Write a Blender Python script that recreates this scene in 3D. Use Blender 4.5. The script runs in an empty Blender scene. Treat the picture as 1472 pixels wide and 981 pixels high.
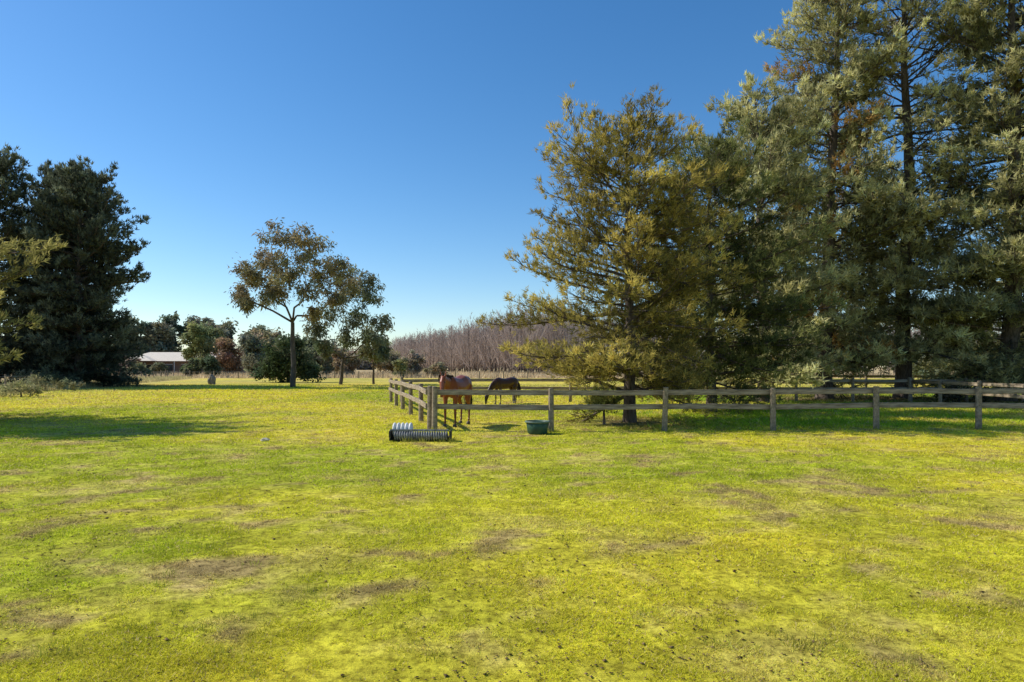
import bpy, bmesh, math
import numpy as np
from mathutils import Vector, Matrix
R=np.random.default_rng(7)
sc=bpy.context.scene
C=sc.collection
sc.view_settings.view_transform='Standard'
sc.view_settings.look='None'
sc.view_settings.exposure=0
# ------------------------------------------------------------ helpers
def vnoise(x,y,seed=0):
    x=np.asarray(x,float); y=np.asarray(y,float)
    xi=np.floor(x).astype(np.int64); yi=np.floor(y).astype(np.int64)
    fx=x-xi; fy=y-yi
    fx=fx*fx*(3-2*fx); fy=fy*fy*(3-2*fy)
    def hsh(a,b):
        n=(a*374761393+b*668265263+seed*1274126177)&0xffffffff
        n=((n^(n>>13))*1274126177)&0xffffffff
        n=n^(n>>16)
        return (n&0xffff)/65535.0
    a=hsh(xi,yi);b=hsh(xi+1,yi);c=hsh(xi,yi+1);d=hsh(xi+1,yi+1)
    return (a*(1-fx)+b*fx)*(1-fy)+(c*(1-fx)+d*fx)*fy
def fbm(x,y,seed=0,o=4):
    s=0;a=.5;t=0;x=np.asarray(x,float);y=np.asarray(y,float)
    for i in range(o):
        an=.7+1.1*i+seed*.37;ca,sa=math.cos(an),math.sin(an)
        s=s+a*vnoise((x*ca-y*sa)*1.93**i+i*17.3,(x*sa+y*ca)*1.93**i-i*9.1,seed+i);t+=a;a*=.55
    return s/t
def hgt(x,y):
    x=np.asarray(x,float);y=np.asarray(y,float)
    d=np.sqrt(x*x+y*y)
    return (fbm(x/5,y/5,3,3)-.5)*.14*np.clip(1-(d-60)/60,0,1)
def H0(x,y): return float(hgt(np.array([x]),np.array([y]))[0])
def mesh(name,V,F,mat=None,col=None,smooth=False,parent=None):
    V=np.asarray(V,np.float32);F=np.asarray(F,np.int32)
    me=bpy.data.meshes.new(name)
    n,k=F.shape
    me.vertices.add(len(V));me.vertices.foreach_set('co',V.ravel())
    me.loops.add(n*k);me.loops.foreach_set('vertex_index',F.ravel())
    me.polygons.add(n);me.polygons.foreach_set('loop_start',np.arange(0,n*k,k,dtype=np.int32))
    if smooth: me.polygons.foreach_set('use_smooth',np.ones(n,bool))
    me.update(calc_edges=True)
    if col is not None:
        a=me.color_attributes.new('col','FLOAT_COLOR','POINT')
        c=np.ones((len(V),4),np.float32);c[:,:3]=col
        a.data.foreach_set('color',c.ravel())
    ob=bpy.data.objects.new(name,me)
    C.objects.link(ob)
    if mat: me.materials.append(mat)
    if parent: ob.parent=parent
    return ob
def empty(name,loc=(0,0,0),rz=0):
    e=bpy.data.objects.new(name,None);C.objects.link(e);e.location=loc;e.rotation_euler=(0,0,rz);e.empty_display_size=.3
    return e
def norm(a): return a/(np.linalg.norm(a,axis=-1,keepdims=True)+1e-9)
def tubes(S,s=5):
    """S: (n,8) p0,p1,r0,r1"""
    S=np.asarray(S,float);n=len(S)
    p0=S[:,:3];p1=S[:,3:6]
    d=norm(p1-p0)
    ref=np.where(np.abs(d[:,2:3])>.9,np.array([[1.,0,0]]),np.array([[0,0,1.]]))
    u=norm(np.cross(d,ref));v=np.cross(d,u)
    an=np.arange(s)/s*2*np.pi
    ring=u[:,None,:]*np.cos(an)[None,:,None]+v[:,None,:]*np.sin(an)[None,:,None]
    a=p0[:,None,:]+ring*S[:,6][:,None,None]
    b=p1[:,None,:]+ring*S[:,7][:,None,None]
    V=np.concatenate([a,b],1).reshape(-1,3)
    i=np.arange(s);j=(i+1)%s
    q=np.stack([i,j,j+s,i+s],1)
    F=(q[None]+(np.arange(n)*2*s)[:,None,None]).reshape(-1,4)
    return V,F
# ------------------------------------------------------------ materials
def newmat(name):
    m=bpy.data.materials.new(name);m.use_nodes=True
    nt=m.node_tree;b=nt.nodes['Principled BSDF']
    return m,nt,b
def N(nt,t,**k):
    n=nt.nodes.new(t)
    for a,v in k.items():
        if a in n.inputs.keys(): n.inputs[a].default_value=v
        else: setattr(n,a,v)
    return n
def simple(name,c1,c2,scale=8,rough=.85,bump=.3,stretch=(1,1,1),bd=.01,detail=6,spec=.3):
    m,nt,b=newmat(name)
    tc=N(nt,'ShaderNodeTexCoord');mp=N(nt,'ShaderNodeMapping');mp.inputs['Scale'].default_value=stretch
    nt.links.new(tc.outputs['Object'],mp.inputs['Vector'])
    no=N(nt,'ShaderNodeTexNoise');no.inputs['Scale'].default_value=scale;no.inputs['Detail'].default_value=detail;no.inputs['Roughness'].default_value=.65
    nt.links.new(mp.outputs[0],no.inputs['Vector'])
    cr=N(nt,'ShaderNodeValToRGB');cr.color_ramp.elements[0].position=.33;cr.color_ramp.elements[1].position=.67
    cr.color_ramp.elements[0].color=(*c1,1);cr.color_ramp.elements[1].color=(*c2,1)
    nt.links.new(no.outputs['Fac'],cr.inputs['Fac']);nt.links.new(cr.outputs[0],b.inputs['Base Color'])
    bu=N(nt,'ShaderNodeBump');bu.inputs['Strength'].default_value=bump;bu.inputs['Distance'].default_value=bd
    nt.links.new(no.outputs['Fac'],bu.inputs['Height']);nt.links.new(bu.outputs[0],b.inputs['Normal'])
    b.inputs['Roughness'].default_value=rough;b.inputs['Specular IOR Level'].default_value=spec
    return m
def foliage(name,trans=.35,rough=.55,spec=.3):
    m,nt,b=newmat(name)
    at=N(nt,'ShaderNodeAttribute');at.attribute_name='col'
    df=N(nt,'ShaderNodeBsdfDiffuse');nt.links.new(at.outputs['Color'],df.inputs['Color'])
    tr=N(nt,'ShaderNodeBsdfTranslucent');nt.links.new(at.outputs['Color'],tr.inputs['Color'])
    mx=N(nt,'ShaderNodeMixShader');mx.inputs[0].default_value=trans
    nt.links.new(df.outputs[0],mx.inputs[1]);nt.links.new(tr.outputs[0],mx.inputs[2])
    nt.links.new(mx.outputs[0],nt.nodes['Material Output'].inputs['Surface'])
    nt.nodes.remove(b)
    return m
M_leaf=foliage('foliage_mat',.42)
M_grass=foliage('grass_blade_mat',.45)
M_bark=simple('pine_bark',(.05,.037,.028),(.20,.155,.12),6,.95,.8,(3,3,.7),.04)
M_gbark=simple('gum_bark',(.05,.038,.03),(.14,.11,.085),3,.85,.4,(2,2,.5),.02)
M_wood=simple('weathered_wood',(.13,.10,.065),(.42,.33,.23),9,.9,.7,(1.2,1.2,1.2),.01)
M_rail=simple('weathered_rail',(.15,.115,.075),(.44,.35,.25),7,.9,.7,(.35,3,3),.01)
# ------------------------------------------------------------ ground
def lin(*c): return np.array(c)
def gcol(x,y):
    x=np.asarray(x,float);y=np.asarray(y,float)
    n1=fbm(x/6,y/6,11,5)[:,None];n2=fbm(x/1.1,y/1.1,21,4)[:,None];n3=fbm(x/22+3,y/22,31,3)[:,None];n4=fbm(x/.4,y/.4,27,3)[:,None]
    g1=lin(.46,.51,.038);g2=lin(.78,.68,.058);straw=lin(.80,.63,.25);lush=lin(.29,.46,.03);dirt=lin(.26,.18,.10)
    t=np.clip((n1-.36)*3.2,0,1)
    c=g1*(1-t)+g2*t
    s=np.clip((n2-.56)*5,0,1)*.35
    far=np.clip((y-18)/45,0,1)[:,None]
    s=np.clip(s+far*.34*np.clip((n3-.25)*3,0,1)+np.clip((n4-.56)*6,0,1)*.42,0,1)
    c=c*(1-s)+straw*s
    # small worn earthy spots
    wn=np.clip((n4*.8+n2*.2-.62)*11,0,1)*.7
    c=c*(1-wn)+lin(.40,.29,.14)*wn
    # lush paddock at right
    lu=np.clip((x-3)/6,0,1)*np.clip((y-19.6)/1.5,0,1)*np.clip((60-y)/15,0,1)
    lu=(lu*np.clip((fbm(x/2.5,y/2.5,41,3)-.3)*4,0,1))[:,None]*.85
    c=c*(1-lu)+lush*lu
    # litter below the pines
    for (px,py,r) in ((3.86,22.4,2.0),(17,38,4),(22,38,5),(26,36,4),(-20,21.5,3),(-10.9,8.4,.45),(-39.6,62,7),(-46,62,7)):
        dd=np.sqrt((x-px)**2+((y-py)*1.0)**2)/r
        k=np.clip(1.35-dd+ (fbm(x/.6,y/.6,51,3)-.5)*1.1,0,1)[:,None]*.8
        c=c*(1-k)+dirt*k*.8
    # dry pasture beyond the field
    e=np.clip((y-108-8*(n3[:,0]-.5)-.0*x)/6,0,1)
    e=np.maximum(e,np.clip((-x-27-(y-30)*.28+4*(n1[:,0]-.5))/4,0,1)*np.clip((y-30)/8,0,1))[:,None]
    tan=lin(.62,.49,.28)*(0.75+.5*n2)
    c=c*(1-e)+tan*e
    c=c*(.66+.64*fbm(x/.35,y/.35,61,3)[:,None])
    return c
n=520
u=np.linspace(-1,1,n);gx=7*np.sinh(u*6.75);gy=9+6*np.sinh(u*6.9)
X,Y=np.meshgrid(gx,gy,indexing='ij')
V=np.stack([X.ravel(),Y.ravel(),hgt(X.ravel(),Y.ravel())],1)
i=np.arange(n-1);I,J=np.meshgrid(i,i,indexing='ij');a=(I*n+J).ravel()
F=np.stack([a,a+n,a+n+1,a+1],1)
mg,nt,b=newmat('grass_ground')
at=N(nt,'ShaderNodeAttribute');at.attribute_name='col'
tc=N(nt,'ShaderNodeTexCoord')
no=N(nt,'ShaderNodeTexNoise');no.inputs['Scale'].default_value=11;no.inputs['Detail'].default_value=8;no.inputs['Roughness'].default_value=.78
no2=N(nt,'ShaderNodeTexNoise');no2.inputs['Scale'].default_value=2.6;no2.inputs['Detail'].default_value=7;no2.inputs['Roughness'].default_value=.65
for q in(no,no2): nt.links.new(tc.outputs['Object'],q.inputs['Vector'])
cr=N(nt,'ShaderNodeValToRGB');cr.color_ramp.elements[0].position=.36;cr.color_ramp.elements[0].color=(.34,.30,.24,1);cr.color_ramp.elements[1].position=.56;cr.color_ramp.elements[1].color=(1.1,1.06,1,1)
nt.links.new(no.outputs['Fac'],cr.inputs['Fac'])
mu=N(nt,'ShaderNodeMix');mu.data_type='RGBA';mu.blend_type='MULTIPLY';mu.inputs[0].default_value=1
nt.links.new(at.outputs['Color'],mu.inputs[6]);nt.links.new(cr.outputs[0],mu.inputs[7])
cr2=N(nt,'ShaderNodeValToRGB');cr2.color_ramp.elements[0].position=.38;cr2.color_ramp.elements[0].color=(.72,.70,.66,1);cr2.color_ramp.elements[1].position=.6;cr2.color_ramp.elements[1].color=(1.12,1.1,1.05,1)
nt.links.new(no2.outputs['Fac'],cr2.inputs['Fac'])
mu2=N(nt,'ShaderNodeMix');mu2.data_type='RGBA';mu2.blend_type='MULTIPLY';mu2.inputs[0].default_value=1
nt.links.new(mu.outputs[2],mu2.inputs[6]);nt.links.new(cr2.outputs[0],mu2.inputs[7])
nt.links.new(mu2.outputs[2],b.inputs['Base Color'])
bu=N(nt,'ShaderNodeBump');bu.inputs['Strength'].default_value=.7;bu.inputs['Distance'].default_value=.05
nt.links.new(no.outputs['Fac'],bu.inputs['Height']);nt.links.new(bu.outputs[0],b.inputs['Normal'])
b.inputs['Roughness'].default_value=.95;b.inputs['Specular IOR Level'].default_value=.1
mesh('ground',V,F,mg,gcol(V[:,0],V[:,1]),True)
# ------------------------------------------------------------ grass blades
def blades(P,h,w,col,lean=.5,rng=R):
    n=len(P)
    az=rng.uniform(0,2*np.pi,n);s=np.stack([np.cos(az),np.sin(az),0*az],1)*(w/2)[:,None]
    l=rng.normal(0,lean,(n,2))*h[:,None]
    tip=P+np.concatenate([l,h[:,None]],1)
    V=np.stack([P-s,P+s,tip],1).reshape(-1,3)
    return V,np.arange(3*n).reshape(-1,3),np.repeat(col,3,0)
def grass():
    n=1250000
    d=np.exp(R.uniform(np.log(2.6),np.log(70),n));t=R.uniform(-1,1,n)*.95
    x=d*t;y=d
    k=(fbm(x/.16,y/.16,71,3)*.6+fbm(x/.8,y/.8,73,3)*.4)
    keep=R.random(n)<np.clip((k-.40)*6,.05,1)
    for(px,py,r)in((3.86,22.4,1.6),(-10.9,8.4,.45)):
        keep&=~((np.hypot(x-px,y-py)<r)&(R.random(n)<.85))
    x=x[keep];y=y[keep];d=d[keep];k=k[keep];n=len(x)
    c=gcol(x,y)*(R.uniform(.7,1.5,n)[:,None])
    st=R.random(n)<.10
    c[st]=lin(.80,.63,.30)*R.uniform(.5,1.1,st.sum())[:,None]
    h=(.012+.0009*d)*R.uniform(.6,1.5,n)*(.3+1.5*k)
    lush=(x>3)&(y>20)&(y<55);h[lush]*=1.8
    w=.0017*d*R.uniform(.6,1.3,n)
    P=np.stack([x,y,hgt(x,y)-.003],1)
    V,F,c=blades(P,h,w,np.clip(c,0,.85),1.0)
    mesh('grass',V,F,M_grass,c)
grass()
def tall_grass(name,xy,hm,w,col,per=14,spread=.25):
    m=len(xy);P=np.repeat(xy,per,0)+R.normal(0,spread,(m*per,2))
    s=np.repeat(R.uniform(.4,1.2,m),per)
    h=hm*s*R.uniform(.6,1.2,m*per);ww=w*R.uniform(.6,1.3,m*per)
    c=np.repeat(lin(*col)[None]*R.uniform(.6,1.25,(m,1)),per,0)*R.uniform(.8,1.2,(m*per,1))
    P3=np.stack([P[:,0],P[:,1],hgt(P[:,0],P[:,1])-.02],1)
    V,F,c=blades(P3,h,ww,c,.3);mesh(name,V,F,M_grass,c)
q=np.stack([R.uniform(-90,70,9000),R.uniform(112,175,9000)],1);tall_grass('dry_grass',q,.9,.14,(.68,.54,.33),9,.5)
yy=R.uniform(34,108,2600);xx=-29-(yy-30)*.28-R.exponential(5,2600)
tall_grass('roadside_grass',np.stack([xx,yy],1),.5,.05,(.58,.50,.24),16,.25)
q=np.stack([R.uniform(4,34,700),R.uniform(20.3,34,700)],1);q=q[fbm(q[:,0]/2,q[:,1]/2,5,2)>.5]
tall_grass('paddock_weeds',q,.2,.035,(.32,.50,.05),18,.14)
q=np.concatenate([np.array([(px+R.normal(0,.12),19.4+R.normal(0,.1)) for px in np.repeat([-2.2,1.11,4.33,7.4,10.4,13.4,16.5],4)]),np.stack([R.uniform(-3.1,-1.4,14),16.75+R.normal(0,.22,14)],1)])
tall_grass('fence_line_grass',q,.16,.012,(.45,.45,.08),34,.06)
d=np.exp(R.uniform(np.log(4),np.log(30),420));q=np.stack([d*R.uniform(-.9,.9,420),d],1)
tall_grass('coarse_tufts',q,.07,.007,(.34,.36,.05),40,.05)
# clods, dung and litter
def lumps(name,P,r,col,mat):
    o=np.array([[1,0,0],[-1,0,0],[0,1,0],[0,-1,0],[0,0,1],[0,0,-.6]],float)
    f=np.array([[0,2,4],[2,1,4],[1,3,4],[3,0,4],[2,0,5],[1,2,5],[3,1,5],[0,3,5]])
    n=len(P);a=R.uniform(0,6.28,n);ca,sa=np.cos(a),np.sin(a)
    L=o[None]*R.uniform(.5,1.3,(n,6,1))*r[:,None,None]*np.stack([R.uniform(.7,1.6,n),np.ones(n),R.uniform(.25,.6,n)],1)[:,None,:]
    x=L[...,0]*ca[:,None]-L[...,1]*sa[:,None];y=L[...,0]*sa[:,None]+L[...,1]*ca[:,None]
    V=(np.stack([x,y,L[...,2]],2)+P[:,None,:]).reshape(-1,3)
    F=(f[None]+(np.arange(n)*6)[:,None,None]).reshape(-1,3)
    mesh(name,V,F,mat,np.repeat(col,6,0))
n=16000
d=np.exp(R.uniform(np.log(3),np.log(42),n));x=d*R.uniform(-.95,.95,n);y=d
kk=R.random(n)<np.clip((fbm(x/1.6,y/1.6,91,3)-.40)*5,.1,1);x=x[kk];y=y[kk];d=d[kk];n=len(x)
lumps('soil_clods',np.stack([x,y,hgt(x,y)+.008],1),R.uniform(.004,.010,n)+.0012*d*R.random(n)**2.2*1.3,lin(.22,.15,.08)*R.uniform(.4,2.2,(n,1)),M_grass)
n=900
x=-10.9+R.normal(0,.35,n);y=8.4+R.normal(0,.2,n)
lumps('bark_mulch',np.stack([x,y,hgt(x,y)+.01],1),R.uniform(.01,.03,n),lin(.12,.075,.045)*R.uniform(.5,1.8,(n,1)),M_grass)
# ------------------------------------------------------------ trees
def tufts_mesh(name,P,D,L,W,K,col,spread,parent,rng,mat=None):
    n=len(P)
    b=norm(D[:,None,:]+rng.normal(0,spread,(n,K,3)))
    ln=L*rng.uniform(.55,1.15,(n,K,1))
    p0=P[:,None,:]+rng.normal(0,L*.16,(n,K,3))
    tip=p0+b*ln
    s=norm(np.cross(b,rng.normal(0,1,(n,K,3))))*W/2
    V=np.stack([p0-s,p0+s,tip],2).reshape(-1,3)
    c=np.repeat((col[:,None,:]*rng.uniform(.75,1.3,(n,K,1))).reshape(-1,3),3,0)
    return mesh(name,np.asarray(V),np.arange(len(V)).reshape(-1,3),mat or M_leaf,np.clip(c,0,.8),False,parent)
def pine(name,base,H,r0,prof,seed,z0=1,dz=.42,nb=5,tws=.3,tuft=.19,bw=.03,K=10,tsp=.13,col=(.1,.1,.03),tip=(.16,.14,.04),elo=0,ehi=50,curl=28,brown=0,dens=None,lt_max=1.5,ts=.25,spread=.5,lean=(0,0),vj=.6,ej=11,dead=0):
    rng=np.random.default_rng(seed)
    bx,by=base;e=empty(name,(bx,by,H0(bx,by)))
    S=[];TP=[];TD=[];TC=[]
    col=np.array(col);tip=np.array(tip)
    nz=14;wob=np.cumsum(rng.normal(0,H*.0035,(nz+1,2)),0);wob[0]=0
    zs=np.linspace(-.15,H,nz+1)
    def tp(z):
        t=np.clip(z/H,0,1)
        return np.array([np.interp(z,zs,wob[:,0])+lean[0]*t,np.interp(z,zs,wob[:,1])+lean[1]*t,z])
    def tr(z): return r0*(max(0,1-z/H)**.85)+.015+(.25*r0*math.exp(-max(z,0)/.35))
    zz=np.concatenate([[-.15,.1,.3,.6],np.linspace(1,H,26)])
    T=[]
    for a,b_ in zip(zz[:-1],zz[1:]): T.append([*tp(a),*tp(b_),tr(a),tr(b_)])
    z=z0
    while z<H-.15:
        off=rng.uniform(0,6.28)
        for k in range(nb):
            az=off+k*6.283/nb+rng.normal(0,.4);zb=z+rng.uniform(-.6,.6)*dz
            zb=min(max(zb,.5),H-.1)
            lob=1+.22*math.sin(az*2+zb*.9+seed)*math.sin(zb*1.3/(H/12)+seed*1.7)
            L=prof(zb,az)*rng.uniform(.6,1.15)*lob
            if L<.25: L=.25
            el=math.radians(elo+(ehi-elo)*(zb/H)**1.6+rng.normal(0,ej))
            ns=8;p=tp(zb);rr=min(tr(zb)*.55,.014*L+.008)
            cb=rng.uniform(.6,1.35);isb=rng.random()<brown
            leaf=1 if dens is None else dens(zb,az,rng)
            pts=[p.copy()];st=L/ns;a2=az;dirs=[];cu=curl*rng.uniform(.4,1.5)
            for s in range(ns):
                t=s/ns;e2=el+math.radians(cu)*(t**1.5)-math.radians(10)*math.sin(t*3.1)
                a2+=rng.normal(0,.09)
                d=np.array([math.cos(a2)*math.cos(e2),math.sin(a2)*math.cos(e2),math.sin(e2)])
                dirs.append(d);q=p+d*st
                S.append([*p,*q,rr*(1-t*.85),rr*(1-(t+1/ns)*.85)]);p=q;pts.append(p)
            pts=np.array(pts)
            s=ts*L if L>1 else .05*L
            if leaf<=0: 
                s=.2*L
            while s<L:
                f=s/L*ns;i=min(int(f),ns-1);pp=pts[i]+(pts[i+1]-pts[i])*(f-i);d=dirs[i]
                for sd in(-1,1):
                    lt=min(.42*(L-s)+.3,lt_max)*rng.uniform(.55,1.2)
                    an=sd*rng.uniform(.5,1.15);ca,sa=math.cos(an),math.sin(an)
                    td=np.array([d[0]*ca-d[1]*sa,d[0]*sa+d[1]*ca,d[2]+rng.uniform(-.35,1)*vj]);td/=np.linalg.norm(td)
                    pe=pp+td*lt
                    S.append([*pp,*pe,rr*.3*(1-s/L*.6)+.004,.004])
                    if rng.random()>leaf: continue
                    m=max(2,int(lt*.8/tsp));tt=rng.uniform(.2,1,m) if m>3 else np.linspace(.5,1,m)
                    Pq=pp+td*(lt*tt)[:,None]+rng.normal(0,.05+tuft*.3,(m,3))
                    TP.append(Pq);TD.append(np.repeat((td+np.array([0,0,.45]))[None],m,0))
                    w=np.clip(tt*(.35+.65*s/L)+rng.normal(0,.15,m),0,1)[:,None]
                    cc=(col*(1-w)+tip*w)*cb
                    if isb: cc=np.array([.50,.30,.10])*rng.uniform(.6,1.2,(m,1))
                    TC.append(cc)
                s+=tws*rng.uniform(.7,1.3)
            if leaf>0:
                m=4;TP.append(np.repeat(p[None],m,0)+rng.normal(0,.06,(m,3)));TD.append(np.repeat((dirs[-1]+np.array([0,0,.3]))[None],m,0));TC.append(np.repeat(tip[None]*cb,m,0))
        z+=dz*rng.uniform(.8,1.2)
    m=5;TP.append(np.repeat(tp(H)[None],m,0)-rng.uniform(0,.5,(m,1))*np.array([[0,0,1]]));TD.append(np.tile([0,0,1.],(m,1)));TC.append(np.repeat(tip[None],m,0))
    Vt,Ft=tubes(T,12);o=mesh('trunk',Vt,Ft,M_bark,None,True,e)
    Vb,Fb=tubes(S,3);mesh('branches',Vb,Fb,M_bark,None,True,e)
    TP=np.concatenate(TP);TD=np.concatenate(TD);TC=np.concatenate(TC)
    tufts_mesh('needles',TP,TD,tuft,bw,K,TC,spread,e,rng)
    return len(TP)*K
def prf(zs,rs,rrs=None,cam=None):
    zs=np.array(zs);rs=np.array(rs);rrs=rs if rrs is None else np.array(rrs)
    def f(z,az):
        c=.5+.5*math.cos(az)
        return np.interp(z,zs,rs)*(1-c)+np.interp(z,zs,rrs)*c
    return f
cnt=0
# foreground pine
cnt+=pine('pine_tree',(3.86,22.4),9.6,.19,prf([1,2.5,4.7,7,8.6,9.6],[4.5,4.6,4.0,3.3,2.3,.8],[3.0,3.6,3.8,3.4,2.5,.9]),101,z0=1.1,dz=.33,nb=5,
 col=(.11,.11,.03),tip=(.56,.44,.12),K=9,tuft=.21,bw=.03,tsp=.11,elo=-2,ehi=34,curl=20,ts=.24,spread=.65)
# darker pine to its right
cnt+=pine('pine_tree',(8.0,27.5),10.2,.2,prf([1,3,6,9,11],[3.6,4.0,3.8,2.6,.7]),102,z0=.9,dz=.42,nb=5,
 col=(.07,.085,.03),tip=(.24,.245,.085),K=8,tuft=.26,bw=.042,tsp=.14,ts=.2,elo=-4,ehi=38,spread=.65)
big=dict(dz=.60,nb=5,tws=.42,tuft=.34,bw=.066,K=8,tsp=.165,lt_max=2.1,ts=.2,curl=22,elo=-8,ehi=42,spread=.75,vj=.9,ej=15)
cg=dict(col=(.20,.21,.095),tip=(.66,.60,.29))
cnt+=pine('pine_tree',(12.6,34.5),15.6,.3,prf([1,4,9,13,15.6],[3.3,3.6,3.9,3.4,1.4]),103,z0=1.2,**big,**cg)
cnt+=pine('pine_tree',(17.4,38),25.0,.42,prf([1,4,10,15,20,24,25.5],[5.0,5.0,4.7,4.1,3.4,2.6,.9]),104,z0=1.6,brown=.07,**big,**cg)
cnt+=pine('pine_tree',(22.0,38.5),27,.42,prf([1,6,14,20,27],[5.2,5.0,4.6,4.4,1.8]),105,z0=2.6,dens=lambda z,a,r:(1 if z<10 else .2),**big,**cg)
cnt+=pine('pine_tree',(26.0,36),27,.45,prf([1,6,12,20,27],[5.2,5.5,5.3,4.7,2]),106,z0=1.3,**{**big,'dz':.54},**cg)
cnt+=pine('pine_tree',(33,40),25,.42,prf([1,8,16,25],[5.5,5.5,4.6,.9]),107,z0=1.5,**{**big,'dz':.85},**cg)
# left dark conifers
lk=dict(dz=.47,nb=6,tws=.45,tuft=.42,bw=.11,K=7,tsp=.23,lt_max=1.8,ts=.3,curl=26,elo=0,ehi=52,col=(.035,.045,.03),tip=(.18,.20,.13),spread=.65)
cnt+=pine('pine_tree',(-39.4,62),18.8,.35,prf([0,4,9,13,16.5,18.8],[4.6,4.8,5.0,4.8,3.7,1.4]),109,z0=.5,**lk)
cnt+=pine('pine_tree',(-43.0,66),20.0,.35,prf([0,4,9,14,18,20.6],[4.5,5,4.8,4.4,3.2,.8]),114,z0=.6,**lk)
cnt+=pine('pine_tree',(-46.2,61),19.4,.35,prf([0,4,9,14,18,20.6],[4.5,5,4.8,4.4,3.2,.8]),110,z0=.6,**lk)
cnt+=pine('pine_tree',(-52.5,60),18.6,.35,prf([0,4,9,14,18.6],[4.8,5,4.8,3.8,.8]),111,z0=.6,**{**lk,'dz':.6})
# pine just outside the frame on the left
cnt+=pine('pine_tree',(-21.6,21.8),9.4,.22,prf([1,3,6,8,9.4],[4.9,5.6,4.6,3.0,.8]),112,z0=1.2,dz=.36,nb=6,col=(.16,.16,.05),tip=(.52,.46,.16),elo=0,tuft=.25,bw=.05,tsp=.13,K=8,spread=.65)
cnt+=pine('pine_sapling',(2.9,21.6),1.0,.03,prf([0,.3,1],[.5,.55,.15]),113,z0=.15,dz=.16,nb=5,tws=.15,col=(.12,.14,.05),tip=(.30,.31,.09),tuft=.13,bw=.018,tsp=.07)
print('needles',cnt)
def leafy(name,base,fork,lobes,ll,lw,nl,col,seed,r0=.25,bark=None,droop=.6,sub=7,e=None,colj=.3,lean=0,stems=1):
    rng=np.random.default_rng(seed);bx,by=base
    if e is None: e=empty(name,(bx,by,H0(bx,by)))
    S=[];T=[];P=[];CC=[]
    col=np.array(col)
    fk=np.array([lean,0,fork])
    pts=np.array([[0,0,-.1],[lean*.2+rng.normal(0,.05),0,fork*.35],[lean*.6,rng.normal(0,.05),fork*.7],fk])
    for k in range(3): T.append([*pts[k],*pts[k+1],r0*(1.15-.14*k),r0*(1.15-.14*(k+1))])
    lobes=sorted(lobes,key=lambda l:np.linalg.norm(np.array(l[:3])-fk))
    nodes=[(fk,r0*.7,0.)];
    for f in(.55,.75): nodes.append((fk*np.array([1,1,f]),r0*.6,fork*(1-f)*1.5))
    for lo in lobes:
        c=np.array(lo[:3]);r=lo[3]
        best=min(nodes,key=lambda q:np.linalg.norm(c-q[0])+.55*q[2]+(3 if q[0][2]>c[2] else 0))
        a,ra,da=best;L=np.linalg.norm(c-a);lr=ra*.66
        m1=a+(c-a)*.35+rng.normal(0,.07*L,3)+np.array([0,0,.05*L]);m2=a+(c-a)*.7+rng.normal(0,.06*L,3)+np.array([0,0,.05*L])
        S.append([*a,*m1,lr,lr*.85]);S.append([*m1,*m2,lr*.85,lr*.7]);S.append([*m2,*c,lr*.7,lr*.55])
        nodes.append((c,lr*.6,da+L))
        for k in range(sub):
            d=norm(rng.normal(0,1,3));sp=c+d*r*rng.uniform(.3,1.2)*np.array([1,1,.85])
            s0=m2+(c-m2)*rng.uniform(0,1)
            S.append([*s0,*sp,lr*.22,.008])
            m=int(nl*rng.uniform(.4,1.6));sr=r*rng.uniform(.22,.5)
            g=rng.normal(0,1,(m,3))*sr*np.array([.62,.62,.6]);P.append(sp+g)
            f=rng.uniform(1-colj,1+colj)
            CC.append(np.repeat((col*f*np.array([rng.uniform(.88,1.15),1,rng.uniform(.8,1.2)]))[None],m,0))
    P=np.concatenate(P);CC=np.concatenate(CC);n=len(P)
    d=norm(rng.normal(0,1,(n,3))*np.array([1,1,.7])+np.array([0,0,-droop]))
    s=norm(np.cross(d,rng.normal(0,1,(n,3))))*(lw/2)*rng.uniform(.7,1.3,(n,1));l=ll*rng.uniform(.6,1.3,(n,1))
    V=np.stack([P,P+d*l*.45+s,P+d*l,P+d*l*.45-s],1).reshape(-1,3)
    CC=CC*rng.uniform(.7,1.35,(n,1))
    mesh('leaves',V,np.arange(4*n).reshape(-1,4),M_leaf,np.repeat(CC,4,0),False,e)
    a,b_=tubes(T,10);mesh('trunk',a,b_,bark or M_gbark,None,True,e)
    a,b_=tubes(S,5);mesh('branches',a,b_,bark or M_gbark,None,True,e)
    return e
def yj(L,rng,a=1.0): return [(x,rng.normal(0,a),z,r) for x,z,r in L]
rg=np.random.default_rng(5)
leafy('gum_tree',(-19.6,61),5.8,yj([(.56,13.1,1.3),(-1,13.3,1.1),(2.1,12.7,1.1),(-2.5,11.6,1.3),(-4.1,10,1.2),(-5.0,8.4,.9),(-1.3,10.6,1.3),(1.2,11,1.4),(3.0,11,1.2),(4.1,9.6,1.1),(3.6,7.9,1.0),(1.9,8.6,1.1),(-.7,8.4,1.0),(-2.9,8.5,1.0),(1.9,6.5,.7),(.2,9.6,1.1),(2.6,9.6,1.1),(-3.2,10,1.0),(-3.8,7.6,.9),(4.4,10.5,1.0)],rg,1.5),.40,.11,50,(.30,.26,.14),201,.22,droop=.9,sub=15)
leafy('gum_tree',(-17.1,68),2.6,yj([(2.1,10.6,1.2),(.7,9.2,1.3),(3.1,9.0,1.2),(-.7,7.1,1.4),(1.7,6.8,1.4),(3.8,6.2,1.2),(-1.7,5.4,1.2),(.7,4.9,1.1),(3.5,4.6,1.1),(4.2,3.3,.8),(-1.4,3.7,.9)],rg,1.2),.40,.12,56,(.20,.215,.13),202,.17,droop=1.1,sub=14,lean=.3)
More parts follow.
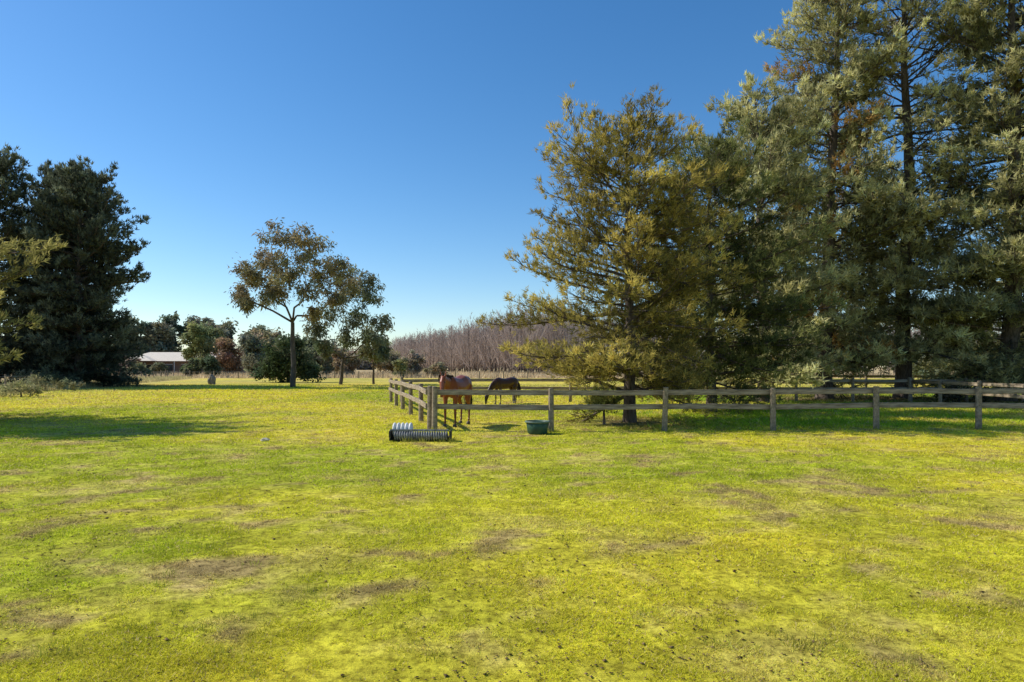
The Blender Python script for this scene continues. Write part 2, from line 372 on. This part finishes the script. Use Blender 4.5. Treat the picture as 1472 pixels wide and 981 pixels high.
leafy('gum_tree',(-14.6,72),2.0,yj([(.3,4.8,1.2),(-.8,3.6,1.1),(1.0,3.5,1.0)],rg,.8),.42,.14,60,(.18,.19,.11),203,.12,droop=1.1,sub=12)
leafy('cypress_bush',(-26.2,80),1.2,yj([(0,3.6,1.9),(-1.6,2.3,1.7),(1.7,2.4,1.8),(0,1.6,2),(-2.4,1.2,1.1),(2.6,1.1,1.2),(.3,4.7,1.0)],rg,1),.4,.18,150,(.09,.12,.06),204,.2,droop=0,sub=10)
leafy('shrub',(22.3,34.0),.3,yj([(0,.5,.6),(.7,.4,.5),(-.7,.4,.5)],rg,.3),.16,.06,110,(.12,.10,.06),205,.04,droop=0,sub=8)
leafy('shrub',(-29.5,41),.3,yj([(0,.5,.5),(.8,.4,.4),(-.9,.4,.5)],rg,.4),.2,.05,60,(.34,.34,.16),206,.05,droop=-.4,sub=8)
leafy('shrub',(-35.5,52),.3,yj([(0,.6,.6),(.9,.5,.5),(-.9,.5,.6),(2,.3,.4)],rg,.4),.2,.05,60,(.30,.30,.15),207,.05,droop=-.4,sub=8)
leafy('shrub',(-38.5,57),.5,yj([(0,1.0,.9),(1.2,.7,.7),(-1.4,.8,.8)],rg,.4),.25,.07,70,(.20,.22,.12),208,.06,droop=-.2,sub=8)
# distant mixed tree line around the house
def mass(name,specs,seed,ll,lw,nl,sub=9):
    rng=np.random.default_rng(seed);e=empty(name,(0,0,0))
    for (x,y,Ht,wd,c) in specs:
        t=empty('tree_part',(x,y,0));t.parent=e
        lob=[]
        for k in range(int(6+wd)):
            a=rng.uniform(0,6.28);q=rng.uniform(0,1)
            zz=Ht*rng.uniform(.22,.9);rad=wd*.5*math.sqrt(max(.1,1-((zz/Ht-.5)/.62)**2))
            lob.append((math.cos(a)*rad*q*.8,math.sin(a)*rad*q*.8,zz,wd*rng.uniform(.15,.25)))
        leafy(name,(x,y),Ht*.3,lob,ll,lw,nl,c,int(rng.integers(1e6)),.015*Ht,sub=sub,e=t,droop=.5)
    return e
G=[(.26,.26,.17),(.22,.24,.15),(.33,.29,.19),(.19,.22,.13),(.38,.32,.2)]
sp=[]
rm=np.random.default_rng(77)
for px,top in((-104,15),(-99,15.5),(-94,14),(-90,15.5),(-86,14.5),(-82,15),(-78,13),(-74,14),(-69,13),(-66,11),(-62,11),(-58,9),(-54,9),(-50,8),(-46,8)):
    sp.append((px+rm.normal(0,1),175+rm.normal(0,6),top,rm.uniform(8,11),G[rm.integers(5)]))
mass('distant_trees',sp,301,.8,.42,60)
sp=[(-59.5,130,10.0,8,(.26,.28,.12)),(-53,128,7,6.5,(.40,.27,.17)),(-66,150,9,7,(.2,.22,.13)),(-71,126,3.2,5,(.36,.27,.22)),(-77,132,4.0,5,(.22,.25,.15)),(-85,140,8,7,(.2,.22,.13)),(-46,120,7,7,(.22,.23,.15)),(-42,122,6,7,(.40,.35,.2)),(-36,125,6,6,(.24,.24,.15)),(-52,118,3.4,4.5,(.12,.15,.08)),(-57,121,3.0,3.5,(.18,.2,.1)),(-67,122,1.8,4,(.26,.26,.15)),(-78,124,2.2,4,(.30,.28,.17)),(-31,128,5,6,(.40,.32,.2)),(-24,130,4.4,6,(.36,.31,.18)),(-90,120,6,7,(.22,.24,.14)),(-19,116,3.0,3.5,(.32,.32,.15)),(-33,112,2.2,3.5,(.24,.26,.13)),(-61,119,2,3.5,(.24,.24,.13)),(-40,114,2,3.5,(.3,.26,.15)),(-13,118,2.6,3.5,(.36,.3,.18)),(-18,126,4.2,5,(.34,.29,.2))]
mass('garden_trees',sp,302,.5,.26,60)
sp=[(x+rm.normal(0,3),420+rm.normal(0,25),rm.uniform(8,14),rm.uniform(12,20),(.26,.25,.22)) for x in np.arange(-330,380,11)]
mass('horizon_trees',sp,303,2.2,1.2,14,5)
sp=[(x+rm.normal(0,2),78+rm.normal(0,6),rm.uniform(2,4.5),rm.uniform(4,6),G[rm.integers(5)]) for x in np.arange(30,90,6)]
mass('hedge_trees',sp,304,.4,.2,60)
# bare poplar plantation
def bare(name,P,Ht,seed,w=.07,col=(.22,.17,.14)):
    rng=np.random.default_rng(seed);V=[];c=[];SS=[]
    for (x,y),h in zip(P,Ht):
        n=46
        SS.append([x,y,0,x+rng.normal(0,.2),y,h*.9,.09,.02])
        zb=h*rng.uniform(.06,.9,n);az=rng.uniform(0,6.28,n);L=(h-zb)*rng.uniform(.3,.62,n)+.7;el=rng.uniform(.75,1.3,n)
        d=np.stack([np.cos(az)*np.cos(el),np.sin(az)*np.cos(el),np.sin(el)],1)
        p0=np.stack([np.full(n,x),np.full(n,y),zb],1);p1=p0+d*L[:,None]
        A=[p0];B=[p1]
        for k in range(3):
            t=rng.uniform(.2,.9,(n,1));q0=p0+(p1-p0)*t;dd=norm(d+rng.normal(0,.4,(n,3)));A.append(q0);B.append(q0+dd*L[:,None]*rng.uniform(.25,.55,(n,1)))
        A=np.concatenate(A);B=np.concatenate(B)
        s=norm(np.cross(B-A,rng.normal(0,1,A.shape)))*w/2
        V.append(np.stack([A-s,A+s,B],1).reshape(-1,3))
        c.append(np.repeat(np.array(col)[None]*rng.uniform(.75,1.25)*rng.uniform(.8,1.2,(len(A),1)),3,0))
    V=np.concatenate(V);c=np.concatenate(c)
    e=empty(name);mesh('twigs',V,np.arange(len(V)).reshape(-1,3),M_leaf,c,False,e)
    a,b_=tubes(SS,5);mesh('stems',a,b_,M_gbark,None,True,e)
P=[];Hh=[]
for row in range(8):
    for t in np.arange(0,1.0,.017):
        x=-50+(6+50)*t+row*2.2+rm.normal(0,.8);y=262+(122-262)*t+row*4.0+rm.normal(0,1.2)
        P.append((x,y));Hh.append(rm.uniform(10.5,13)+2.6*t)
bare('bare_poplar_trees',P,Hh,401,.10,(.40,.32,.27))
P=[(rm.uniform(8,130),rm.uniform(122,150)) for _ in range(260)];bare('bare_poplar_trees',P,rm.uniform(9,15,260),402,.09,(.43,.36,.31))
# ------------------------------------------------------------ fences
def rail(p0,p1,hh,th,mat,parent,name,seed):
    rng=np.random.default_rng(seed);p0=np.array(p0,float);p1=np.array(p1,float)
    L=np.linalg.norm(p1-p0);n=8;prof=[(-.5,-.42),(-.38,-.5),(.38,-.5),(.5,-.42),(.5,.42),(.38,.5),(-.38,.5),(-.5,.42)]
    V=[];w=np.cumsum(rng.normal(0,.004,n+1));w-=np.linspace(w[0],w[-1],n+1)
    for i in range(n+1):
        t=i/n;s=1+rng.normal(0,.02)
        for a,b in prof: V.append((t*L,a*th,b*hh*s+w[i]))
    F=[]
    for i in range(n):
        for k in range(8): F.append((i*8+k,i*8+(k+1)%8,(i+1)*8+(k+1)%8,(i+1)*8+k))
    me=bpy.data.meshes.new(name);me.from_pydata(V,[],F+[tuple(range(7,-1,-1)),tuple(n*8+k for k in range(8))]);me.materials.append(mat)
    o=bpy.data.objects.new(name,me);C.objects.link(o);o.parent=parent
    d=Vector(p1-p0).normalized();z=Vector((0,0,1));y=z.cross(d).normalized();z=d.cross(y)
    M=Matrix((d,y,z)).transposed().to_4x4();M.translation=Vector(p0);o.matrix_local=M
def post(x,y,h,r,parent,seed,mat=None,name='post'):
    rng=np.random.default_rng(seed);s=12;V=[];F=[]
    lv=[(-.1,1.05),(.0,1.05),(.15,1.02),(.5,1),(.9,.97),(h-.02,.96),(h,.84)]
    lx,ly=rng.normal(0,.012,2);z0=H0(x,y);rr=1+rng.normal(0,.04,s)
    for z,k in lv:
        for i in range(s):
            a=i/s*6.283;V.append((r*k*rr[i]*math.cos(a)+lx*z,r*k*rr[i]*math.sin(a)+ly*z,z+(rng.normal(0,.004) if z>=h-.03 else 0)))
    for l in range(len(lv)-1):
        for i in range(s): F.append((l*s+i,l*s+(i+1)%s,(l+1)*s+(i+1)%s,(l+1)*s+i))
    F.append(tuple((len(lv)-1)*s+i for i in range(s)))
    me=bpy.data.meshes.new(name);me.from_pydata(V,[],F);me.materials.append(mat or M_wood)
    o=bpy.data.objects.new(name,me);C.objects.link(o);o.parent=parent;o.location=(x,y,z0)
def fence(name,pts,h=1.22,r=.08,rz=(1.10,.69),rh=.15,seed=0,off=.07):
    e=empty(name)
    for k,(x,y) in enumerate(pts): post(x,y,h+(.04 if k==0 else 0)+((k*37)%5)*.008,r,e,seed+k)
    for k in range(len(pts)-1):
        a=np.array(pts[k]);b=np.array(pts[k+1]);d=(b-a)/np.linalg.norm(b-a);nn=np.array([-d[1],d[0]])*(off+r*.35)
        for j,z in enumerate(rz):
            za=H0(*a)+z+((k*13+j*7)%5-2)*.006;zb=H0(*b)+z+(((k+1)*13+j*7)%5-2)*.006
            rail((a[0]+nn[0]+d[0]*.004,a[1]+nn[1]+d[1]*.004,za),(b[0]+nn[0]-d[0]*.004,b[1]+nn[1]-d[1]*.004,zb),rh,.055,M_rail,e,'rail',seed+k*9+j)
front=[(-2.2,19.4),(1.11,19.4),(4.33,19.4),(7.4,19.35),(10.4,19.5),(13.4,19.6),(16.5,19.7),(19.6,19.8),(22.7,19.9),(25.8,20)]
fence('timber_fence',front,seed=1)
side=[(-2.2-4.0*t/5.,19.4+15.6*t/5.) for t in range(0,6)]
side[0]=(-2.36,19.62)
fence('timber_fence',side,seed=50)
back=[(-6.0+2.9*k+.3,35.2-.02*k) for k in range(15)]
fence('timber_fence',back,seed=90,h=1.25)
fence('timber_fence',[(10.5+3*k,43.+.1*k) for k in range(10)],seed=130,h=1.35,rz=(1.22,.8))
fence('timber_fence',[(20.5,35.1),(20.2,32.2),(20,29.2),(19.8,26.2),(19.6,23.2)],seed=150)
M_wire=simple('galvanised_wire',(.3,.3,.3),(.45,.45,.44),20,.5,.1)
def wfence(name,p0,p1,n,h,r,seed):
    e=empty(name);p0=np.array(p0);p1=np.array(p1)
    for k in range(n+1):
        q=p0+(p1-p0)*k/n;post(q[0],q[1],h*(1+.08*math.sin(k*5.1)),r,e,seed+k)
    S=[]
    for z in(.3,.6,.9,1.1):
        for k in range(n):
            a=p0+(p1-p0)*k/n;b=p0+(p1-p0)*(k+1)/n
            S.append([a[0],a[1],H0(*a)+z,b[0],b[1],H0(*b)+z,.006,.006])
    V,F=tubes(S,4);mesh('wires',V,F,M_wire,None,False,e)
wfence('wire_fence',(-72,111),(30,111),26,1.25,.09,500)
wfence('wire_fence',(-33,36),(-55,111),16,1.25,.07,600)
# ------------------------------------------------------------ house
def box(name,c,s,mat,parent,bev=.0):
    bm=bmesh.new();bmesh.ops.create_cube(bm,size=1)
    for v in bm.verts: v.co=Vector((v.co.x*s[0],v.co.y*s[1],v.co.z*s[2]))
    if bev: bmesh.ops.bevel(bm,geom=bm.edges[:],offset=bev,segments=2,affect='EDGES')
    me=bpy.data.meshes.new(name);bm.to_mesh(me);bm.free();me.materials.append(mat)
    o=bpy.data.objects.new(name,me);C.objects.link(o);o.location=c;o.parent=parent;return o
M_roof=simple('roof_tile',(.62,.53,.42),(.80,.70,.56),3,.7,.2)
M_brick=simple('brick',(.20,.13,.10),(.30,.20,.15),5,.9,.2)
M_glass=simple('window_glass',(.02,.025,.03),(.05,.06,.07),2,.15,0,spec=.6)
M_white=simple('white_paint',(.6,.58,.54),(.78,.76,.72),6,.6,.1)
hs=empty('brick_house',(-68,142,0),math.radians(4))
box('walls',(0,0,1.5),(22,8,3),M_brick,hs)
def roof(w,d,z0,z1,c,nm):
    x=w/2;y=d/2;rx=x-y
    V=[(-x,-y,z0),(x,-y,z0),(x,y,z0),(-x,y,z0),(-rx,0,z1),(rx,0,z1)]
    F=[(0,1,5,4),(1,2,5),(2,3,4,5),(3,0,4),(3,2,1,0)]
    me=bpy.data.meshes.new(nm);me.from_pydata(V,[],F);me.materials.append(M_roof);o=bpy.data.objects.new(nm,me);C.objects.link(o);o.parent=hs;o.location=c
roof(24,10,3.02,4.9,(0,0,0),'roof')
roof(9,8,3.05,4.4,(-8,-3.2,0),'roof_wing')
for k in range(6): box('window',(-9+3.6*k,-4.03,1.7),(1.8,.06,1.2),M_glass,hs)
for k in range(6): box('window_frame',(-9+3.6*k,-4.02,2.36),(2.0,.08,.09),M_white,hs)
box('door',(9.6+.9,-4.03,1.05),(.9,.06,2.1),M_white,hs)
for k in range(7): box('verandah_post',(-11+3.6*k,-4.8,1.5),(.12,.12,3.0),M_white,hs)
# ------------------------------------------------------------ small objects
M_tub=simple('green_plastic',(.022,.06,.035),(.035,.09,.055),6,.45,.1)
M_rim=simple('tub_rim',(.09,.14,.10),(.15,.20,.15),6,.5,.1)
M_dirt=simple('tub_feed',(.05,.04,.025),(.12,.09,.05),30,.9,.4)
def lathe(name,prof,mat,parent,s=28,loc=(0,0,0),ax='z'):
    V=[];F=[]
    for r,z in prof:
        for i in range(s):
            a=i/s*6.2832
            p=(r*math.cos(a),r*math.sin(a),z)
            if ax=='x': p=(z,r*math.cos(a),r*math.sin(a))
            V.append(p)
    for l in range(len(prof)-1):
        for i in range(s): F.append((l*s+i,l*s+(i+1)%s,(l+1)*s+(i+1)%s,(l+1)*s+i))
    o=mesh(name,V,F,mat,None,True,parent);o.location=loc;return o
tb=empty('feed_tub',(.70,18.75,H0(.7,18.75)))
lathe('tub_body',[(0,.01),(.25,.01),(.27,.03),(.315,.33),(.30,.34),(.29,.33),(.25,.12),(0,.12)],M_tub,tb)
lathe('tub_rim',[(.315,.31),(.345,.315),(.35,.345),(.335,.362),(.305,.358),(.298,.335)],M_rim,tb)
lathe('feed',[(0,.19),(.12,.185),(.262,.165)],M_dirt,tb)
M_rib=simple('grey_ribbed_metal',(.10,.095,.085),(.38,.36,.33),12,.6,.4)
M_wrib=simple('white_ribbed_plastic',(.55,.54,.50),(.82,.81,.78),5,.5,.1)
M_dark=simple('dark_rubber',(.02,.02,.02),(.06,.055,.05),12,.8,.3)
ro=empty('farm_roller',(-2.28,16.75,H0(-2.28,16.75)),math.radians(-2))
pr=[(0,-.66),(.04,-.66)]
for k in range(22):
    x0=-.66+k*.06;pr+=[(.075,x0+.004),(.115,x0+.018),(.12,x0+.03),(.115,x0+.042),(.075,x0+.056)]
pr+=[(.04,.66),(0,.66)]
lathe('roller_drum',pr,M_rib,ro,20,(.05,0,.13),'x')
pr=[(0,-.25),(.05,-.25)]
for k in range(5):
    x0=-.25+k*.1;pr+=[(.10,x0+.004),(.165,x0+.02),(.185,x0+.05),(.165,x0+.08),(.10,x0+.096)]
pr+=[(.05,.25),(0,.25)]
lathe('white_drum',pr,M_wrib,ro,24,(-.44,.2,.26),'x')
box('frame_bar',(0,.02,.27),(1.45,.06,.045),M_rib,ro,.008)
box('base_board',(0,.25,.05),(1.5,.30,.1),M_dark,ro,.01)
box('end_plate',(-.70,.05,.14),(.03,.42,.24),M_dark,ro,.006)
box('end_plate',(.77,.05,.14),(.03,.34,.24),M_dark,ro,.006)
def rock(name,x,y,r,sc_,mat,seed,sub=3):
    bm=bmesh.new();bmesh.ops.create_icosphere(bm,subdivisions=sub,radius=r)
    rng=np.random.default_rng(seed);ph=rng.uniform(0,6,6)
    for v in bm.verts:
        c=v.co/r;k=1+.14*math.sin(c.x*4+ph[0])*math.sin(c.y*4+ph[1])+.12*math.sin(c.z*6+ph[2]+c.x*3)+rng.normal(0,.02)
        v.co=Vector((v.co.x*sc_[0]*k,v.co.y*sc_[1]*k,v.co.z*sc_[2]*k))
    me=bpy.data.meshes.new(name);bm.to_mesh(me);bm.free();me.materials.append(mat)
    o=bpy.data.objects.new(name,me);C.objects.link(o);o.location=(x,y,H0(x,y)+r*sc_[2]*.5);return o
M_stone=simple('stone',(.42,.36,.26),(.62,.55,.42),9,.9,.5)
M_stump=simple('stump_wood',(.13,.11,.09),(.32,.29,.25),7,.9,.7,(1,1,.3))
rock('stone',-6.0,16.6,.09,(1.2,.9,.6),M_stone,3)
rock('tree_stump',-31.0,70.5,.5,(.75,.7,1.35),M_stump,5)
# ------------------------------------------------------------ horses
def coat(name,c1,c2,leg):
    m,nt,b=newmat(name)
    tc=N(nt,'ShaderNodeTexCoord');no=N(nt,'ShaderNodeTexNoise');no.inputs['Scale'].default_value=3;no.inputs['Detail'].default_value=4
    nt.links.new(tc.outputs['Object'],no.inputs['Vector'])
    mx=N(nt,'ShaderNodeMix');mx.data_type='RGBA';mx.inputs[6].default_value=(*c1,1);mx.inputs[7].default_value=(*c2,1)
    nt.links.new(no.outputs['Fac'],mx.inputs[0])
    sp_=N(nt,'ShaderNodeSeparateXYZ');nt.links.new(tc.outputs['Object'],sp_.inputs[0])
    mr=N(nt,'ShaderNodeMapRange');mr.inputs[1].default_value=.30;mr.inputs[2].default_value=.62
    nt.links.new(sp_.outputs[2],mr.inputs[0])
    m2=N(nt,'ShaderNodeMix');m2.data_type='RGBA';m2.inputs[6].default_value=(*leg,1)
    nt.links.new(mr.outputs[0],m2.inputs[0]);nt.links.new(mx.outputs[2],m2.inputs[7])
    nt.links.new(m2.outputs[2],b.inputs['Base Color']);b.inputs['Roughness'].default_value=.42;b.inputs['Specular IOR Level'].default_value=.5
    return m
M_hair=simple('horse_hair',(.012,.008,.006),(.05,.03,.02),12,.6,.4,(6,6,1))
M_hoof=simple('hoof',(.05,.04,.035),(.12,.10,.08),12,.6,.2)
def horse(name,loc,rz,sc_,mat,graze=True,seed=1,step=.0):
    e=empty(name,(loc[0],loc[1],H0(*loc)),rz);e.scale=(sc_,)*3
    chains=[
     [(-.90,0,1.22,.13,.17),(-.72,0,1.25,.25,.25),(-.45,0,1.24,.27,.28),(-.1,0,1.15,.28,.30),(.25,0,1.14,.27,.32),(.52,0,1.2,.24,.31),(.70,0,1.2,.17,.25)],
     [(.46,0,1.38,.09,.14),(.20,0,1.37,.07,.09)],
     [(-.55,0,1.40,.14,.10),(-.78,0,1.34,.12,.11)],
    ]
    if graze: chains+=[[(.62,0,1.22,.15,.25),(.92,0,1.02,.11,.19),(1.13,0,.76,.085,.14),(1.27,0,.55,.075,.11)],
        [(1.24,0,.60,.08,.11),(1.33,0,.44,.085,.14),(1.37,0,.28,.065,.09),(1.385,0,.13,.05,.065),(1.38,0,.075,.05,.055)]]
    else: chains+=[[(.62,0,1.25,.15,.25),(.88,.02,1.33,.11,.19),(1.10,.05,1.40,.085,.14),(1.22,.07,1.42,.075,.11)],
        [(1.20,.07,1.42,.085,.11),(1.29,.08,1.29,.09,.13),(1.36,.10,1.13,.065,.09),(1.41,.11,1.00,.055,.065),(1.42,.11,.94,.052,.055)]]
    for s in(-1,1):
        k=step*s
        chains.append([(-.70,.12*s,1.15,.15,.24),(-.62+k*.2,.16*s,.92,.12,.18),(-.60+k*.5,.16*s,.80,.09,.12),(-.74+k*.8,.155*s,.64,.055,.075),(-.83+k,.15*s,.54,.047,.065),(-.81+k,.15*s,.42,.038,.044),(-.79+k,.15*s,.20,.036,.04),(-.77+k,.15*s,.14,.044,.048),(-.74+k,.15*s,.06,.05,.055)])
        k=-step*s*.8
        chains.append([(.52,.13*s,1.12,.12,.20),(.46+k*.2,.15*s,.90,.085,.13),(.47+k*.5,.145*s,.72,.06,.085),(.49+k*.8,.14*s,.50,.047,.056),(.485+k*.9,.14*s,.43,.047,.052),(.48+k,.14*s,.20,.035,.038),(.485+k,.14*s,.14,.043,.046),(.51+k,.14*s,.06,.048,.053)])
    bm=bmesh.new()
    for ch in chains:
        for a,b in zip(ch[:-1],ch[1:]):
            a=np.array(a);b=np.array(b);d=np.linalg.norm((b-a)[:3]);m=max(2,int(d/.03))
            dv=Vector(b[:3]-a[:3]).normalized()
            for t in np.linspace(0,1,m):
                p=a+(b-a)*t
                ry,rz_=p[3],p[4]
                q=dv.to_track_quat('X','Z').to_matrix().to_4x4()
                S_=Matrix.Diagonal((min(ry,rz_)*.75,ry,rz_,1))
                bmesh.ops.create_icosphere(bm,subdivisions=2,radius=1,matrix=Matrix.Translation(p[:3])@q@S_)
    hp=(1.25,0,.63) if graze else (1.20,.07,1.50)
    for s in(-1,1):
        base=Vector((hp[0],hp[1]+.06*s,hp[2]));tipd=Vector((.02 if graze else .01,.025*s,.13))
        for t in np.linspace(0,1,7):
            bmesh.ops.create_icosphere(bm,subdivisions=1,radius=1,matrix=Matrix.Translation(base+tipd*t)@Matrix.Diagonal((.028,.042*(1-t*.6),.035,1)))
    me=bpy.data.meshes.new('body');bm.to_mesh(me);bm.free();me.materials.append(mat)
    o=bpy.data.objects.new('body',me);C.objects.link(o);o.parent=e
    r=o.modifiers.new('r','REMESH');r.mode='VOXEL';r.voxel_size=.018;r.use_smooth_shade=True
    s_=o.modifiers.new('s','SMOOTH');s_.iterations=6;s_.factor=.5
    rng=np.random.default_rng(seed)
    for s in(-1,1):
        ec=(1.37,.072*s,.45) if graze else (1.335,.08+.078*s,1.33)
        lathe('eye',[(0,-.02),(.014,-.014),(.02,0),(.014,.014),(0,.02)],M_hoof,e,10,ec)
    for ch in chains[-4:]:
        x,y=ch[-1][0],ch[-1][1]
        h=lathe('hoof',[(0,.0),(.064,.0),(.060,.03),(.050,.085),(0,.09)],M_hoof,e,14,(x+.015,y,.0))
    S=[]
    for k in range(110):
        p=np.array([-.98+rng.normal(0,.015),rng.normal(0,.02),1.26+rng.normal(0,.02)]);L=rng.uniform(.65,.95);a=rng.normal(0,.05);b_=rng.normal(0,.05)
        pts=[p,p+[-.07,a*.3,-.12],p+[-.10+b_*.5,a*.9,-.45*L],p+[-.06+b_,a*1.3,-L]]
        for i,(r0,r1) in zip(range(3),((.012,.014),(.014,.012),(.012,.003))): S.append([*pts[i],*pts[i+1],r0,r1])
    nk=[(.45,1.50),(.70,1.42),(.95,1.2),(1.16,.92),(1.30,.66)] if graze else [(.45,1.50),(.68,1.50),(.90,1.52),(1.1,1.54),(1.24,1.53)]
    nk=np.array(nk)
    for k in range(150):
        t=rng.uniform(0,len(nk)-1.001);i=int(t);q=nk[i]+(nk[i+1]-nk[i])*(t-i)
        p=np.array([q[0]-.02,rng.normal(0,.01),q[1]-.01]);sd=1 if rng.random()<.75 else -1
        m=p+[rng.normal(0,.02),sd*.06,.015];en=m+[rng.normal(-.02,.03),sd*rng.uniform(.03,.06),-rng.uniform(.12,.24)]
        S.append([*p,*m,.012,.012]);S.append([*m,*en,.012,.003])
    V,F=tubes(S,4);mesh('mane_and_tail',V,F,M_hair,None,True,e)
    return e
chest=coat('chestnut_coat',(.20,.05,.02),(.34,.09,.03),(.16,.05,.022))
bay=coat('bay_coat',(.045,.018,.011),(.075,.028,.016),(.015,.011,.009))
darkc=coat('dark_coat',(.04,.02,.013),(.07,.032,.02),(.012,.01,.009))
horse('horse',(-1.72,21.0),math.radians(-106),1.03,chest,graze=False,seed=1,step=.06)
horse('horse',(-.35,33.0),math.radians(222),.86,bay,seed=2,step=.08)
horse('horse',(27.4,39.5-.0),math.radians(170),1.0,darkc,seed=3,step=.05)
# ------------------------------------------------------------ light, sky, camera
el=math.radians(41);S=Vector((-1,.22,0)).normalized()*math.cos(el)+Vector((0,0,math.sin(el)))
sl=bpy.data.lights.new('sun','SUN');sl.energy=5;sl.angle=math.radians(.5);sl.color=(1,.95,.86)
so=bpy.data.objects.new('sun',sl);C.objects.link(so);so.rotation_euler=S.to_track_quat('Z','Y').to_euler();so.location=(-20,5,30)
w=bpy.data.worlds.new('World');sc.world=w;w.use_nodes=True;nt=w.node_tree
bg=nt.nodes['Background'];sk=nt.nodes.new('ShaderNodeTexSky');sk.sky_type='NISHITA';sk.sun_disc=False
sk.sun_elevation=el;sk.sun_rotation=math.atan2(S.x,S.y);sk.air_density=1.0;sk.dust_density=.35;sk.ozone_density=3.0;sk.altitude=300
hs_=nt.nodes.new('ShaderNodeHueSaturation');hs_.inputs['Saturation'].default_value=1.28;hs_.inputs['Value'].default_value=1.06
nt.links.new(sk.outputs[0],hs_.inputs['Color']);nt.links.new(hs_.outputs[0],bg.inputs['Color']);bg.inputs['Strength'].default_value=.145
cam=bpy.data.cameras.new('camera');cam.sensor_width=36;cam.lens=24;cam.shift_y=.0255;cam.clip_end=6000;cam.clip_start=.05
co=bpy.data.objects.new('camera',cam);C.objects.link(co);co.location=(0,0,1.8);co.rotation_euler=(math.radians(90),0,0)
sc.camera=co
